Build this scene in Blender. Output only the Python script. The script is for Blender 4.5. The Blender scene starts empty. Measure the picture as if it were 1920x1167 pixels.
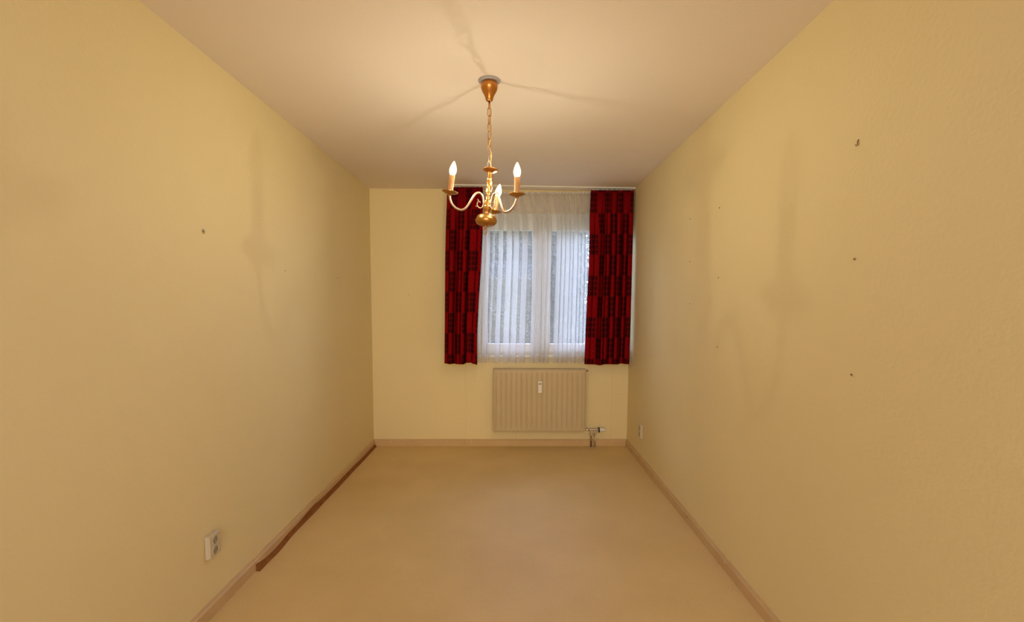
import bpy, bmesh, math, random
from mathutils import Vector, Matrix
C = bpy.context.scene.collection
S = bpy.context.scene
PI = math.pi
random.seed(7)

# ------------------------------------------------------------------ camera, world, exposure
F_PX, PPX, PPY = 900.0, 960.0, 640.0
PITCH, YAW, ROLL, CZ = 0.0777, -0.0063, 0.0043, 1.4393
cam_d = bpy.data.cameras.new('camera')
cam = bpy.data.objects.new('camera', cam_d)
C.objects.link(cam)
cam_d.sensor_width = 36
cam_d.lens = 36 * F_PX / 1920
cam_d.shift_y = (PPY - 583.5) / 1920
cam_d.clip_start = 0.05
CAMR = Matrix.Rotation(YAW, 4, 'Z') @ Matrix.Rotation(PI / 2 - PITCH, 4, 'X') @ Matrix.Rotation(ROLL, 4, 'Z')
cam.matrix_world = Matrix.Translation((0, 0, CZ)) @ CAMR
S.camera = cam

S.view_settings.view_transform = 'Standard'
S.view_settings.look = 'None'
S.view_settings.gamma = 1
S.view_settings.use_curve_mapping = False
S.view_settings.exposure = 0.0
BULB_POWER = 7.7
BULB_GLOW = 1.5
S.cycles.transparent_max_bounces = 32
BULB_COL = (1.0, 0.89, 0.68)
SKY_STRENGTH = 13.5
FAR_FILL_POWER = 71.0
FAR_FILL_COL = (1.0, 0.76, 0.36)
NEAR_FILL_POWER = 52.0
NEAR_FILL_COL = (0.36, 0.54, 1.0)
w = bpy.data.worlds.new('sky'); S.world = w
w.use_nodes = True
nt = w.node_tree; nt.nodes.clear()
o_ = nt.nodes.new('ShaderNodeOutputWorld'); b_ = nt.nodes.new('ShaderNodeBackground')
tc = nt.nodes.new('ShaderNodeTexCoord'); sx = nt.nodes.new('ShaderNodeSeparateXYZ'); rp = nt.nodes.new('ShaderNodeValToRGB')
nt.links.new(tc.outputs['Generated'], sx.inputs[0]); nt.links.new(sx.outputs['Z'], rp.inputs[0])
rp.color_ramp.elements[0].position = 0.0; rp.color_ramp.elements[0].color = (0.70, 0.79, 1.0, 1)
rp.color_ramp.elements[1].position = 0.8; rp.color_ramp.elements[1].color = (0.50, 0.62, 1.0, 1)
nt.links.new(rp.outputs[0], b_.inputs[0]); b_.inputs[1].default_value = SKY_STRENGTH
nt.links.new(b_.outputs[0], o_.inputs[0])

# ------------------------------------------------------------------ room geometry
XL, XR, AL, AR, YB, AB, H = -1.3609, 1.2041, 0.0029, 0.0076, 4.7821, 0.0109, 2.55
YR = -1.3            # wall behind the camera
def Lw(y, o=0): return XL + AL * (y - YB) + o
def Rw(y, o=0): return XR + AR * (y - YB) - o
def Bw(x, d=0): return YB + AB * x - d
def ray(u, v):
    d = Vector(((u - PPX) / F_PX, -(v - PPY) / F_PX, -1))
    return (CAMR.to_3x3() @ d).normalized()
O = Vector((0, 0, CZ))
def hit(u, v, p, n):
    r = ray(u, v); n = Vector(n)
    return O + r * ((Vector(p) - O).dot(n) / r.dot(n))
def on_back(u, v, d=0.0): return hit(u, v, (0, YB - d, 0), (-AB, 1, 0))
def on_left(u, v, o=0.0): return hit(u, v, (XL + o, YB, 0), (1, -AL, 0))
def on_right(u, v, o=0.0): return hit(u, v, (XR - o, YB, 0), (1, -AR, 0))
def on_floor(u, v, z=0.0): return hit(u, v, (0, 0, z), (0, 0, 1))

# ------------------------------------------------------------------ materials
def mat(name):
    m = bpy.data.materials.new(name); m.use_nodes = True
    n = m.node_tree; b = n.nodes['Principled BSDF']
    return m, n, b
def simple(name, col, rough=0.5, metal=0.0, spec=0.5):
    m, n, b = mat(name)
    b.inputs['Base Color'].default_value = (*col, 1)
    b.inputs['Roughness'].default_value = rough
    b.inputs['Metallic'].default_value = metal
    b.inputs['Specular IOR Level'].default_value = spec
    return m
def add(n, t, **k):
    x = n.nodes.new(t)
    for a, v in k.items(): setattr(x, a, v)
    return x
def math_n(n, op, a, b=None):
    x = n.nodes.new('ShaderNodeMath'); x.operation = op
    for i, q in enumerate((a, b)):
        if q is None: continue
        if isinstance(q, (int, float)): x.inputs[i].default_value = q
        else: n.links.new(q, x.inputs[i])
    return x.outputs[0]
def surface(name, col, col2, scale, rough, bump_scale, bump, spec=0.3, speck=None, metal=0.0):
    m, n, b = mat(name)
    t = add(n, 'ShaderNodeTexCoord')
    nz = add(n, 'ShaderNodeTexNoise'); nz.inputs['Scale'].default_value = scale; nz.inputs['Detail'].default_value = 4
    n.links.new(t.outputs['Object'], nz.inputs['Vector'])
    r = add(n, 'ShaderNodeValToRGB')
    r.color_ramp.elements[0].position = 0.35; r.color_ramp.elements[0].color = (*col, 1)
    r.color_ramp.elements[1].position = 0.65; r.color_ramp.elements[1].color = (*col2, 1)
    n.links.new(nz.outputs['Fac'], r.inputs[0])
    out = r.outputs[0]
    if speck:
        sc, lo, hi, sc_col = speck
        s = add(n, 'ShaderNodeTexNoise'); s.inputs['Scale'].default_value = sc; s.inputs['Detail'].default_value = 2
        n.links.new(t.outputs['Object'], s.inputs['Vector'])
        mr = add(n, 'ShaderNodeMapRange'); mr.inputs['From Min'].default_value = lo; mr.inputs['From Max'].default_value = hi
        n.links.new(s.outputs['Fac'], mr.inputs['Value'])
        mx = add(n, 'ShaderNodeMixRGB'); mx.inputs[2].default_value = (*sc_col, 1)
        n.links.new(mr.outputs[0], mx.inputs[0]); n.links.new(out, mx.inputs[1]); out = mx.outputs[0]
    n.links.new(out, b.inputs['Base Color'])
    b.inputs['Roughness'].default_value = rough; b.inputs['Specular IOR Level'].default_value = spec
    b.inputs['Metallic'].default_value = metal
    if bump:
        n2 = add(n, 'ShaderNodeTexNoise'); n2.inputs['Scale'].default_value = bump_scale; n2.inputs['Detail'].default_value = 3
        n.links.new(t.outputs['Object'], n2.inputs['Vector'])
        bp = add(n, 'ShaderNodeBump'); bp.inputs['Strength'].default_value = bump; bp.inputs['Distance'].default_value = 0.004
        n.links.new(n2.outputs['Fac'], bp.inputs['Height']); n.links.new(bp.outputs[0], b.inputs['Normal'])
    return m

M_WALL = surface('yellow_wall_paint', (0.80, 0.665, 0.36), (0.82, 0.685, 0.375), 1.3, 0.62, 55, 0.28)
M_CEIL = surface('ceiling_paint', (0.86, 0.76, 0.67), (0.88, 0.78, 0.69), 1.1, 0.8, 60, 0.15, spec=0.1)
M_FLOOR = surface('beige_speckled_floor', (0.70, 0.50, 0.215), (0.75, 0.54, 0.24), 2.2, 0.55, 250, 0.06,
                  speck=(190, 0.60, 0.72, (0.52, 0.35, 0.19)))
M_BASE = surface('baseboard_paint', (0.59, 0.40, 0.195), (0.64, 0.44, 0.22), 6, 0.4, 40, 0.05)
M_BROWN = surface('brown_fibre', (0.23, 0.085, 0.022), (0.31, 0.12, 0.035), 20, 0.8, 160, 0.3, spec=0.1)
M_SCREW = simple('screw_white', (0.85, 0.72, 0.55), 0.35)
M_SEAM = simple('wall_seam', (0.50, 0.40, 0.20), 0.8)
M_JOINT = simple('lining_joint', (0.68, 0.56, 0.29), 0.8)
M_RAD = surface('radiator_enamel', (0.56, 0.44, 0.26), (0.58, 0.46, 0.275), 5, 0.42, 30, 0.02)
M_WHITE = simple('white_plastic', (0.82, 0.79, 0.72), 0.4)
M_SOCK = simple('aged_socket_plastic', (0.60, 0.52, 0.37), 0.4)
M_DARKHOLE = simple('socket_hole', (0.10, 0.075, 0.035), 0.6)
M_BLACK = simple('black_plastic', (0.02, 0.018, 0.015), 0.45)
M_DISPLAY = simple('dark_display', (0.045, 0.02, 0.012), 0.25)
M_PIPE = simple('chromed_pipe', (0.62, 0.58, 0.50), 0.28, 0.9)
M_COPPER = simple('darkened_pipe', (0.30, 0.17, 0.07), 0.4, 0.8)
M_FRAME = surface('window_frame_white', (0.80, 0.80, 0.78), (0.83, 0.83, 0.81), 3, 0.35, 20, 0.01)
M_BOX = simple('shutter_box_lid', (0.66, 0.56, 0.43), 0.5)
M_RAIL = simple('rail_white', (0.86, 0.82, 0.74), 0.4)
M_BRASS = surface('antique_brass', (0.50, 0.26, 0.075), (0.57, 0.31, 0.10), 25, 0.34, 80, 0.02, metal=1.0)
M_BRASS_PALE = surface('brushed_pale_brass', (0.50, 0.36, 0.25), (0.57, 0.42, 0.30), 25, 0.42, 80, 0.03, metal=1.0)
M_COPPERY = surface('polished_copper_brass', (0.52, 0.22, 0.055), (0.58, 0.27, 0.08), 25, 0.30, 80, 0.02, metal=1.0)
M_SLEEVE = surface('candle_sleeve', (0.60, 0.30, 0.12), (0.68, 0.36, 0.15), 30, 0.4, 60, 0.05)
M_GREYRING = simple('grey_ceiling_rose', (0.42, 0.40, 0.42), 0.7)
M_CORD = simple('gold_cord', (0.55, 0.33, 0.10), 0.4)

def emit_mat():
    m, n, b = mat('lit_bulb_glass')
    n.nodes.remove(b)
    e = add(n, 'ShaderNodeEmission'); e.inputs[0].default_value = (1.0, 0.86, 0.55, 1); e.inputs[1].default_value = BULB_GLOW
    t = add(n, 'ShaderNodeBsdfTransparent'); t.inputs[0].default_value = (0.6, 0.6, 0.6, 1)
    x = add(n, 'ShaderNodeAddShader'); n.links.new(e.outputs[0], x.inputs[0]); n.links.new(t.outputs[0], x.inputs[1])
    n.links.new(x.outputs[0], n.nodes['Material Output'].inputs[0])
    return m
M_BULB = emit_mat()

def glass_mat():
    m, n, b = mat('window_glass')
    n.nodes.remove(b)
    t = add(n, 'ShaderNodeBsdfTransparent'); t.inputs[0].default_value = (0.94, 0.96, 0.96, 1)
    g = add(n, 'ShaderNodeBsdfGlossy'); g.inputs['Roughness'].default_value = 0.02
    f = add(n, 'ShaderNodeFresnel'); f.inputs[0].default_value = 1.22
    x = add(n, 'ShaderNodeMixShader')
    n.links.new(f.outputs[0], x.inputs[0]); n.links.new(t.outputs[0], x.inputs[1]); n.links.new(g.outputs[0], x.inputs[2])
    n.links.new(x.outputs[0], n.nodes['Material Output'].inputs[0])
    return m
M_GLASS = glass_mat()

def sheer_mat():
    m, n, b = mat('sheer_white_voile')
    n.nodes.remove(b)
    t = add(n, 'ShaderNodeBsdfTransparent'); t.inputs[0].default_value = (1, 1, 1, 1)
    d = add(n, 'ShaderNodeBsdfDiffuse'); d.inputs[0].default_value = (0.70, 0.68, 0.65, 1)
    l = add(n, 'ShaderNodeBsdfTranslucent'); l.inputs[0].default_value = (0.88, 0.88, 0.90, 1)
    a = add(n, 'ShaderNodeMixShader'); a.inputs[0].default_value = 0.5
    n.links.new(d.outputs[0], a.inputs[1]); n.links.new(l.outputs[0], a.inputs[2])
    x = add(n, 'ShaderNodeMixShader')
    # the weave closes up where it is seen edge-on
    lw = add(n, 'ShaderNodeLayerWeight'); lw.inputs[0].default_value = 0.35
    mr = add(n, 'ShaderNodeMapRange'); mr.inputs['To Min'].default_value = 0.24; mr.inputs['To Max'].default_value = 0.5
    n.links.new(lw.outputs['Facing'], mr.inputs['Value']); n.links.new(mr.outputs[0], x.inputs[0])
    n.links.new(t.outputs[0], x.inputs[1]); n.links.new(a.outputs[0], x.inputs[2])
    n.links.new(x.outputs[0], n.nodes['Material Output'].inputs[0])
    return m
M_SHEER = sheer_mat()

def red_mat():
    m, n, b = mat('red_checked_curtain_cloth')
    uv = add(n, 'ShaderNodeUVMap'); uv.uv_map = 'UVMap'
    s = add(n, 'ShaderNodeSeparateXYZ'); n.links.new(uv.outputs[0], s.inputs[0])
    U, V = s.outputs['X'], s.outputs['Y']
    par = math_n(n, 'MODULO', math_n(n, 'ADD', math_n(n, 'FLOOR', U), math_n(n, 'FLOOR', V)), 2.0)
    fu = math_n(n, 'ABSOLUTE', math_n(n, 'SUBTRACT', math_n(n, 'FRACT', math_n(n, 'MULTIPLY', U, 4.0)), 0.5))
    fv = math_n(n, 'ABSOLUTE', math_n(n, 'SUBTRACT', math_n(n, 'FRACT', math_n(n, 'MULTIPLY', V, 4.0)), 0.5))
    p4 = math_n(n, 'POWER', math_n(n, 'ADD', math_n(n, 'POWER', math_n(n, 'MULTIPLY', fu, 2.0), 4.0),
                                       math_n(n, 'POWER', math_n(n, 'MULTIPLY', fv, 2.0), 4.0)), 0.25)
    mr = add(n, 'ShaderNodeMapRange'); mr.inputs['From Min'].default_value = 0.62; mr.inputs['From Max'].default_value = 1.0
    mr.inputs['To Min'].default_value = 1.0; mr.inputs['To Max'].default_value = 0.35
    n.links.new(p4, mr.inputs['Value'])
    # a narrow plain margin around each printed block
    eu = math_n(n, 'LESS_THAN', math_n(n, 'ABSOLUTE', math_n(n, 'SUBTRACT', math_n(n, 'FRACT', U), 0.5)), 0.45)
    fac = math_n(n, 'MULTIPLY', math_n(n, 'MULTIPLY', par, eu), math_n(n, 'MULTIPLY', mr.outputs[0], 0.88))
    nz = add(n, 'ShaderNodeTexNoise'); nz.inputs['Scale'].default_value = 9
    n.links.new(uv.outputs[0], nz.inputs['Vector'])
    rr = add(n, 'ShaderNodeValToRGB')
    rr.color_ramp.elements[0].position = 0.3; rr.color_ramp.elements[0].color = (0.20, 0.002, 0.004, 1)
    rr.color_ramp.elements[1].position = 0.7; rr.color_ramp.elements[1].color = (0.27, 0.003, 0.006, 1)
    n.links.new(nz.outputs['Fac'], rr.inputs[0])
    mx = add(n, 'ShaderNodeMixRGB'); n.links.new(fac, mx.inputs[0]); n.links.new(rr.outputs[0], mx.inputs[1])
    mx.inputs[2].default_value = (0.026, 0.003, 0.004, 1)
    n.links.new(mx.outputs[0], b.inputs['Base Color'])
    b.inputs['Roughness'].default_value = 0.85; b.inputs['Specular IOR Level'].default_value = 0.05
    tr = add(n, 'ShaderNodeBsdfTranslucent'); n.links.new(mx.outputs[0], tr.inputs[0])
    x = add(n, 'ShaderNodeMixShader'); x.inputs[0].default_value = 0.10
    n.links.new(b.outputs[0], x.inputs[1]); n.links.new(tr.outputs[0], x.inputs[2])
    n.links.new(x.outputs[0], n.nodes['Material Output'].inputs[0])
    return m
M_RED = red_mat()
M_LEAF = surface('grey_green_leaves', (0.048, 0.046, 0.036), (0.075, 0.072, 0.056), 0.8, 0.8, 10, 0, spec=0.1)
M_BARK = surface('bark', (0.10, 0.075, 0.05), (0.15, 0.12, 0.09), 9, 0.9, 30, 0.4)
M_GRASS = surface('lawn', (0.06, 0.09, 0.03), (0.10, 0.13, 0.05), 1.5, 0.9, 60, 0.4)

# ------------------------------------------------------------------ mesh helpers
def obj(name, bm, m, parent=None, smooth=False):
    me = bpy.data.meshes.new(name); bm.normal_update(); bm.to_mesh(me); bm.free()
    me.materials.append(m)
    o = bpy.data.objects.new(name, me); C.objects.link(o)
    if smooth:
        for p in me.polygons: p.use_smooth = True
    if parent:
        o.parent = parent
        o.matrix_parent_inverse = parent.matrix_world.inverted() if False else Matrix.Translation(-parent.location)
    return o
def empty(name, loc):
    o = bpy.data.objects.new(name, None); C.objects.link(o); o.location = loc; o.empty_display_size = 0.05
    return o
def tag(o, label=None, cat=None, group=None, kind=None):
    for k, v in (('label', label), ('category', cat), ('group', group), ('kind', kind)):
        if v: o[k] = v
    return o
def hexa(bm, p):            # 8 points: 4 bottom ccw, 4 top ccw
    v = [bm.verts.new(q) for q in p]
    for f in ((3, 2, 1, 0), (4, 5, 6, 7), (0, 1, 5, 4), (1, 2, 6, 5), (2, 3, 7, 6), (3, 0, 4, 7)):
        bm.faces.new([v[i] for i in f])
    return v
def boxf(bm, f, x0, x1, d0, d1, z0, z1, bevel=0):   # f(x, d, z) -> world
    b2 = bmesh.new() if bevel else bm
    hexa(b2, [f(x0, d0, z0), f(x1, d0, z0), f(x1, d1, z0), f(x0, d1, z0), f(x0, d0, z1), f(x1, d0, z1), f(x1, d1, z1), f(x0, d1, z1)])
    if bevel:
        bmesh.ops.recalc_face_normals(b2, faces=b2.faces)
        bmesh.ops.bevel(b2, geom=list(b2.edges), offset=bevel, segments=3, affect='EDGES', profile=0.5)
        merge(bm, b2)
def merge(bm, b2):
    me = bpy.data.meshes.new('tmp'); b2.to_mesh(me); b2.free(); bm.from_mesh(me); bpy.data.meshes.remove(me)
def ident(x, d, z): return Vector((x, d, z))
def fix(bm): bmesh.ops.recalc_face_normals(bm, faces=bm.faces); return bm
def lathe(bm, prof, M=Matrix.Identity(4), seg=32, lobes=None):
    """prof: list of (r, z); lobes(z, a) -> radius factor"""
    rings = []
    for r, z in prof:
        if r < 1e-5: rings.append([bm.verts.new(M @ Vector((0, 0, z)))]); continue
        ring = []
        for i in range(seg):
            a = 2 * PI * i / seg; k = lobes(z, a) if lobes else 1
            ring.append(bm.verts.new(M @ Vector((r * k * math.cos(a), r * k * math.sin(a), z))))
        rings.append(ring)
    for A, B in zip(rings, rings[1:]):
        if len(A) == 1 and len(B) == 1: continue
        for i in range(seg):
            j = (i + 1) % seg
            if len(A) == 1: bm.faces.new((A[0], B[i], B[j]))
            elif len(B) == 1: bm.faces.new((A[i], B[0], A[j]))
            else: bm.faces.new((A[i], B[i], B[j], A[j]))
    if len(rings[0]) > 1: bm.faces.new(rings[0])
    if len(rings[-1]) > 1: bm.faces.new(rings[-1])
def catmull(P, n=8, closed=False):
    out = []; N = len(P)
    rng = range(N) if closed else range(N - 1)
    for i in rng:
        g = (lambda k: P[k % N]) if closed else (lambda k: P[min(max(k, 0), N - 1)])
        p0, p1, p2, p3 = g(i - 1), g(i), g(i + 1), g(i + 2)
        for j in range(n):
            t = j / n
            out.append(tuple(0.5 * (2 * b + (c - a) * t + (2 * a - 5 * b + 4 * c - d) * t * t + (3 * b - a - 3 * c + d) * t ** 3)
                             for a, b, c, d in zip(p0, p1, p2, p3)))
    if not closed: out.append(tuple(P[-1]))
    return out
def tube(bm, pts, r, seg=12, closed=False, rad=None):
    pts = [Vector(p) for p in pts]; N = len(pts); rings = []
    up = None
    for i, p in enumerate(pts):
        if closed: t = (pts[(i + 1) % N] - pts[i - 1]).normalized()
        else: t = (pts[min(i + 1, N - 1)] - pts[max(i - 1, 0)]).normalized()
        if up is None: up = t.orthogonal().normalized()
        up = (up - t * up.dot(t)).normalized(); s = t.cross(up)
        rr = rad(i / (N - 1)) if rad else r
        rings.append([bm.verts.new(p + (up * math.cos(2 * PI * k / seg) + s * math.sin(2 * PI * k / seg)) * rr) for k in range(seg)])
    for i in range(N if closed else N - 1):
        A, B = rings[i], rings[(i + 1) % N]
        # match rotation for closed tubes
        off = 0
        if closed and i == N - 1:
            off = min(range(seg), key=lambda q: (A[0].co - B[q].co).length)
        for k in range(seg):
            bm.faces.new((A[k], A[(k + 1) % seg], B[(k + 1 + off) % seg], B[(k + off) % seg]))
    if not closed:
        bm.faces.new(rings[0][::-1]); bm.faces.new(rings[-1])

# ------------------------------------------------------------------ the room shell
def quadprism(name, corners, z0, z1, m):
    bm = bmesh.new(); hexa(bm, [(x, y, z0) for x, y in corners] + [(x, y, z1) for x, y in corners])
    return tag(obj(name, fix(bm), m), kind='structure')
T = 0.12
bl, br = (Lw(Bw(XL)), Bw(XL)), (Rw(Bw(XR)), Bw(XR))
shell = [(XL - .5, YR - .2), (XR + .5, YR - .2), (XR + .5, YB + .31), (XL - .5, YB + .31)]
quadprism('floor', shell, -0.2, 0.0, M_FLOOR)
quadprism('ceiling', shell, H, H + 0.2, M_CEIL)
quadprism('wall_left', [(Lw(YR) - T, YR), (Lw(YR), YR), bl, (bl[0] - T, bl[1])], 0, H, M_WALL)
quadprism('wall_right', [(Rw(YR), YR), (Rw(YR) + T, YR), (br[0] + T, br[1]), br], 0, H, M_WALL)

BK = lambda x, d, z: Vector((x, Bw(x, d), z))      # d grows into the room
p0 = on_back(897, 665); p1 = on_back(1186, 400)
WX0, WX1, WZ0, WZ1 = p0.x, p1.x, p0.z, p1.z
def back_seams(bm):
    # fine vertical and horizontal joints of the wall lining, modelled as 1.5 mm proud ridges
    def vs(u, va, vb):
        a, b = on_back(u, va), on_back(u, vb)
        boxf(bm, BK, a.x - .0012, a.x + .0012, 0, .0010, min(a.z, b.z), max(a.z, b.z))
    vs(873, 672, 823); vs(968, 672, 826); vs(1052.5, 672, 694); vs(1148, 690, 822)
    a, b = on_back(1148, 739), on_back(1181, 739)
    boxf(bm, BK, a.x, b.x, 0, .0015, a.z - .0012, a.z + .0012)
bm = bmesh.new()
XA, XB = XL - .4, XR + .4
boxf(bm, BK, XA, WX0, -.28, 0, 0, H); boxf(bm, BK, WX1, XB, -.28, 0, 0, H)
boxf(bm, BK, WX0, WX1, -.28, 0, 0, WZ0); boxf(bm, BK, WX0, WX1, -.28, 0, WZ1, H)
wb = tag(obj('wall_back', fix(bm), M_WALL), kind='structure')
bm = bmesh.new(); back_seams(bm); obj('lining_seam', fix(bm), M_JOINT, wb)

# wall behind the camera with a wide opening made to let the hall fill in
DX0, DX1, DZ = -1.25, 1.10, 2.42
RKw = lambda x, d, z: Vector((x, YR - d, z))
bm = bmesh.new()
boxf(bm, RKw, XA, DX0, 0, T, 0, H); boxf(bm, RKw, DX1, XB, 0, T, 0, H); boxf(bm, RKw, DX0, DX1, 0, T, DZ, H)
tag(obj('wall_rear', fix(bm), M_WALL), kind='structure')
bm = bmesh.new()
boxf(bm, ident, -1.8, 1.8, YR - .2, YR - 4.6, -.2, 0)
tag(obj('floor_hall', fix(bm), M_FLOOR), kind='structure')
bm = bmesh.new()
boxf(bm, ident, -1.8, 1.8, YR - .2, YR - 4.6, H, H + .2)
tag(obj('ceiling_hall', fix(bm), M_CEIL), kind='structure')
bm = bmesh.new()
boxf(bm, ident, -1.9, 1.9, YR - 4.7, YR - 4.6, 0, H); boxf(bm, ident, -1.9, -1.8, YR - 4.6, YR - .12, 0, H); boxf(bm, ident, 1.8, 1.9, YR - 4.6, YR - .12, 0, H)
tag(obj('wall_hall', fix(bm), M_CEIL), kind='structure')
# warm fill light added at the far end of the unseen hall
ld = bpy.data.lights.new('hall_far_fill', 'AREA'); ld.shape = 'RECTANGLE'; ld.size = 3.4; ld.size_y = 2.2; ld.energy = FAR_FILL_POWER; ld.spread = math.radians(110); ld.color = FAR_FILL_COL
lo = bpy.data.objects.new('hall_far_fill', ld); C.objects.link(lo); lo.location = (0, YR - 4.5, 1.3); lo.rotation_euler = (PI / 2, 0, 0)
# cool fill light added just beyond the opening to tint the near walls
ld = bpy.data.lights.new('hall_near_fill', 'AREA'); ld.shape = 'RECTANGLE'; ld.size = 2.0; ld.size_y = 0.6; ld.energy = NEAR_FILL_POWER; ld.color = NEAR_FILL_COL
lo = bpy.data.objects.new('hall_near_fill', ld); C.objects.link(lo); lo.location = (0, YR - .75, H - .28); lo.rotation_euler = (math.radians(50), 0, 0)

# ------------------------------------------------------------------ baseboards
BH, BT = 0.070, 0.015
PROF = [(0, 0), (BT, 0), (BT, BH - .015), (BT * .62, BH - .008), (BT * .62, BH - .003), (BT * .45, BH), (0, BH)]
def board(name, f, s0, s1, ext0=0, ext1=0, n=1):
    """f(s, o, z): s along wall, o out of wall; mitre by ext"""
    bm = bmesh.new(); rings = []
    for s, e in ((s0, ext0), (s1, ext1)):
        rings.append([bm.verts.new(f(s + e * o, o, z)) for o, z in PROF])
    k = len(PROF)
    for i in range(k): bm.faces.new((rings[0][i], rings[0][(i + 1) % k], rings[1][(i + 1) % k], rings[1][i]))
    bm.faces.new(rings[0]); bm.faces.new(rings[1][::-1])
    return tag(obj(name, fix(bm), M_BASE), kind='structure')
fB = lambda s, o, z: Vector((s, Bw(s, o), z))
fL = lambda s, o, z: Vector((Lw(s, o), s, z))
fR = lambda s, o, z: Vector((Rw(s, o), s, z))
xj = on_back(873, 832).x
bb1 = board('baseboard_back', fB, XL, xj - .0015, 1, 0)
bb2 = board('baseboard_back', fB, xj + .0015, XR, 0, -1)
pj = hit(478, 1066, (XL + BT, YB, 0), (1, -AL, 0)).y
bl1 = board('baseboard_left', fL, YR, pj - .001, 0, 0)
bl2 = board('baseboard_left', fL, pj + .001, Bw(XL), 0, -1)
br1 = board('baseboard_right', fR, YR, Bw(XR), 0, -1)
def screw(par, p, n, dark=False):
    n = Vector(n).normalized(); Mx = Matrix.Translation(p) @ n.to_track_quat('Z', 'Y').to_matrix().to_4x4()
    bm = bmesh.new(); r = .0042
    lathe(bm, [(0, -.001), (r, -.001), (r, .0008), (r * .7, .0022), (0, .0028)], Mx, 12)
    return obj('screw', fix(bm), M_BLACK if dark else M_SCREW, par)
for u, v in ((733, 829), (837, 828)): screw(bb1, on_back(u, v, BT), (0, -1, 0))
for u, v in ((884, 829), (969, 829), (1082, 828), (1149, 827)): screw(bb2, on_back(u, v, BT), (0, -1, 0))
for u, v in ((486, 1052), (560, 973), (635, 896), (697, 831)): screw(bl2, on_left(u, v, BT), (1, 0, 0))
for u, v, dk in ((1229, 897, 0), (1288, 970, 1), (1359, 1055, 0)): screw(br1, on_right(u, v, BT), (-1, 0, 0), dk)

# brown strip exposed along the foot of the left baseboard
yN, yF = pj + .004, Bw(XL) - BT - .001
keys = [(0, .040, .021), (.07, .024, .022), (.16, .017, .026), (.27, .027, .017), (.36, .029, .016), (.48, .040, .020), (.55, .030, .018),
        (.68, .026, .022), (.8, .027, .020), (.9, .020, .022), (1, .024, .020)]
kk = catmull([tuple(k) for k in keys], 8)
bm = bmesh.new(); prev = None
for t, h, o in kk:
    # keys are spaced by picture distance; space them by depth along the wall
    v = 1072 + (838 - 1072) * t
    y = hit(480 + (703 - 480) * t, v, (0, 0, 0), (0, 0, 1)).y
    y = min(max(y, yN), yF)
    ring = [bm.verts.new((Lw(y, BT + .0005), y, .0005)), bm.verts.new((Lw(y, BT + .0005), y, h)),
            bm.verts.new((Lw(y, BT + .0035), y, h - .001)), bm.verts.new((Lw(y, BT + o * .55), y, h * .38)),
            bm.verts.new((Lw(y, BT + o), y, .002)), bm.verts.new((Lw(y, BT + o), y, .0005))]
    if prev:
        for i in range(6): bm.faces.new((prev[i], prev[(i + 1) % 6], ring[(i + 1) % 6], ring[i]))
    else: bm.faces.new(ring[::-1])
    prev = ring
bm.faces.new(prev)
bmesh.ops.remove_doubles(bm, verts=bm.verts, dist=1e-5)
tag(obj('edging_strip', fix(bm), M_BROWN), 'wavy-edged dark brown strip lying along the foot of the left baseboard', 'strip')

# ------------------------------------------------------------------ window
win = tag(empty('window_1', BK((WX0 + WX1) / 2, 0, WZ0)), kind='structure')
FD0, FD1 = -.12, -.045        # frame depth inside the opening
def frame_rect(bm, x0, x1, z0, z1, wl, wr, wt, wb_, d0, d1, bev=.004):
    boxf(bm, BK, x0, x0 + wl, d0, d1, z0, z1, bev); boxf(bm, BK, x1 - wr, x1, d0, d1, z0, z1, bev)
    boxf(bm, BK, x0 + wl - .002, x1 - wr + .002, d0, d1, z1 - wt, z1, bev); boxf(bm, BK, x0 + wl - .002, x1 - wr + .002, d0, d1, z0, z0 + wb_, bev)
bm = bmesh.new()
frame_rect(bm, WX0, WX1, WZ0, WZ1, .045, .045, .085, .03, FD0, FD1)
xm = on_back(1015, 540, FD1).x
boxf(bm, BK, xm - .02, xm + .02, FD0, FD1 - .004, WZ0 + .02, WZ1 - .07, .003)
obj('window_frame', fix(bm), M_FRAME, win)
gz1 = on_back(960, 432, -.03).z; gz0 = on_back(960, 645, -.03).z
gl = on_back(914, 540, -.03).x; gr = on_back(1177, 540, -.03).x
gm0 = on_back(998, 540, -.03).x; gm1 = on_back(1032, 540, -.03).x
for (a, b, ga, gb) in ((WX0 + .03, xm - .0015, gl, gm0), (xm + .0015, WX1 - .02, gm1, gr)):
    bm = bmesh.new()
    z0, z1 = WZ0 + .022, WZ1 - .075
    frame_rect(bm, a, b, z0, z1, ga - a, b - gb, z1 - gz1, gz0 - z0, -.085, -.028)
    s = obj('sash', fix(bm), M_FRAME, win)
    bm = bmesh.new(); boxf(bm, BK, ga - .008, gb + .008, -.066, -.060, gz0 - .008, gz1 + .008)
    obj('glass_pane', fix(bm), M_GLASS, s)
bm = bmesh.new(); boxf(bm, BK, WX0 - .05, WX1 + .05, .0, .012, WZ1 + .004, H - .03, .003)
obj('shutter_box', fix(bm), M_BOX, win)
# handle on the meeting stile
bm = bmesh.new(); hz = (gz0 + gz1) / 2
boxf(bm, BK, xm + .022, xm + .048, -.028, -.018, hz - .035, hz + .035, .003)
boxf(bm, BK, xm + .028, xm + .042, -.018, .012, hz - .008, hz + .008, .002)
boxf(bm, BK, xm + .027, xm + .043, .006, .018, hz - .11, hz + .01, .003)
obj('window_handle', fix(bm), M_FRAME, win)
bm = bmesh.new()
boxf(bm, BK, WX0 - .03, WX1 + .03, -.045, .022, WZ0 - .028, WZ0 - .002, .004)
obj('window_sill', fix(bm), M_FRAME, win)

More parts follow.
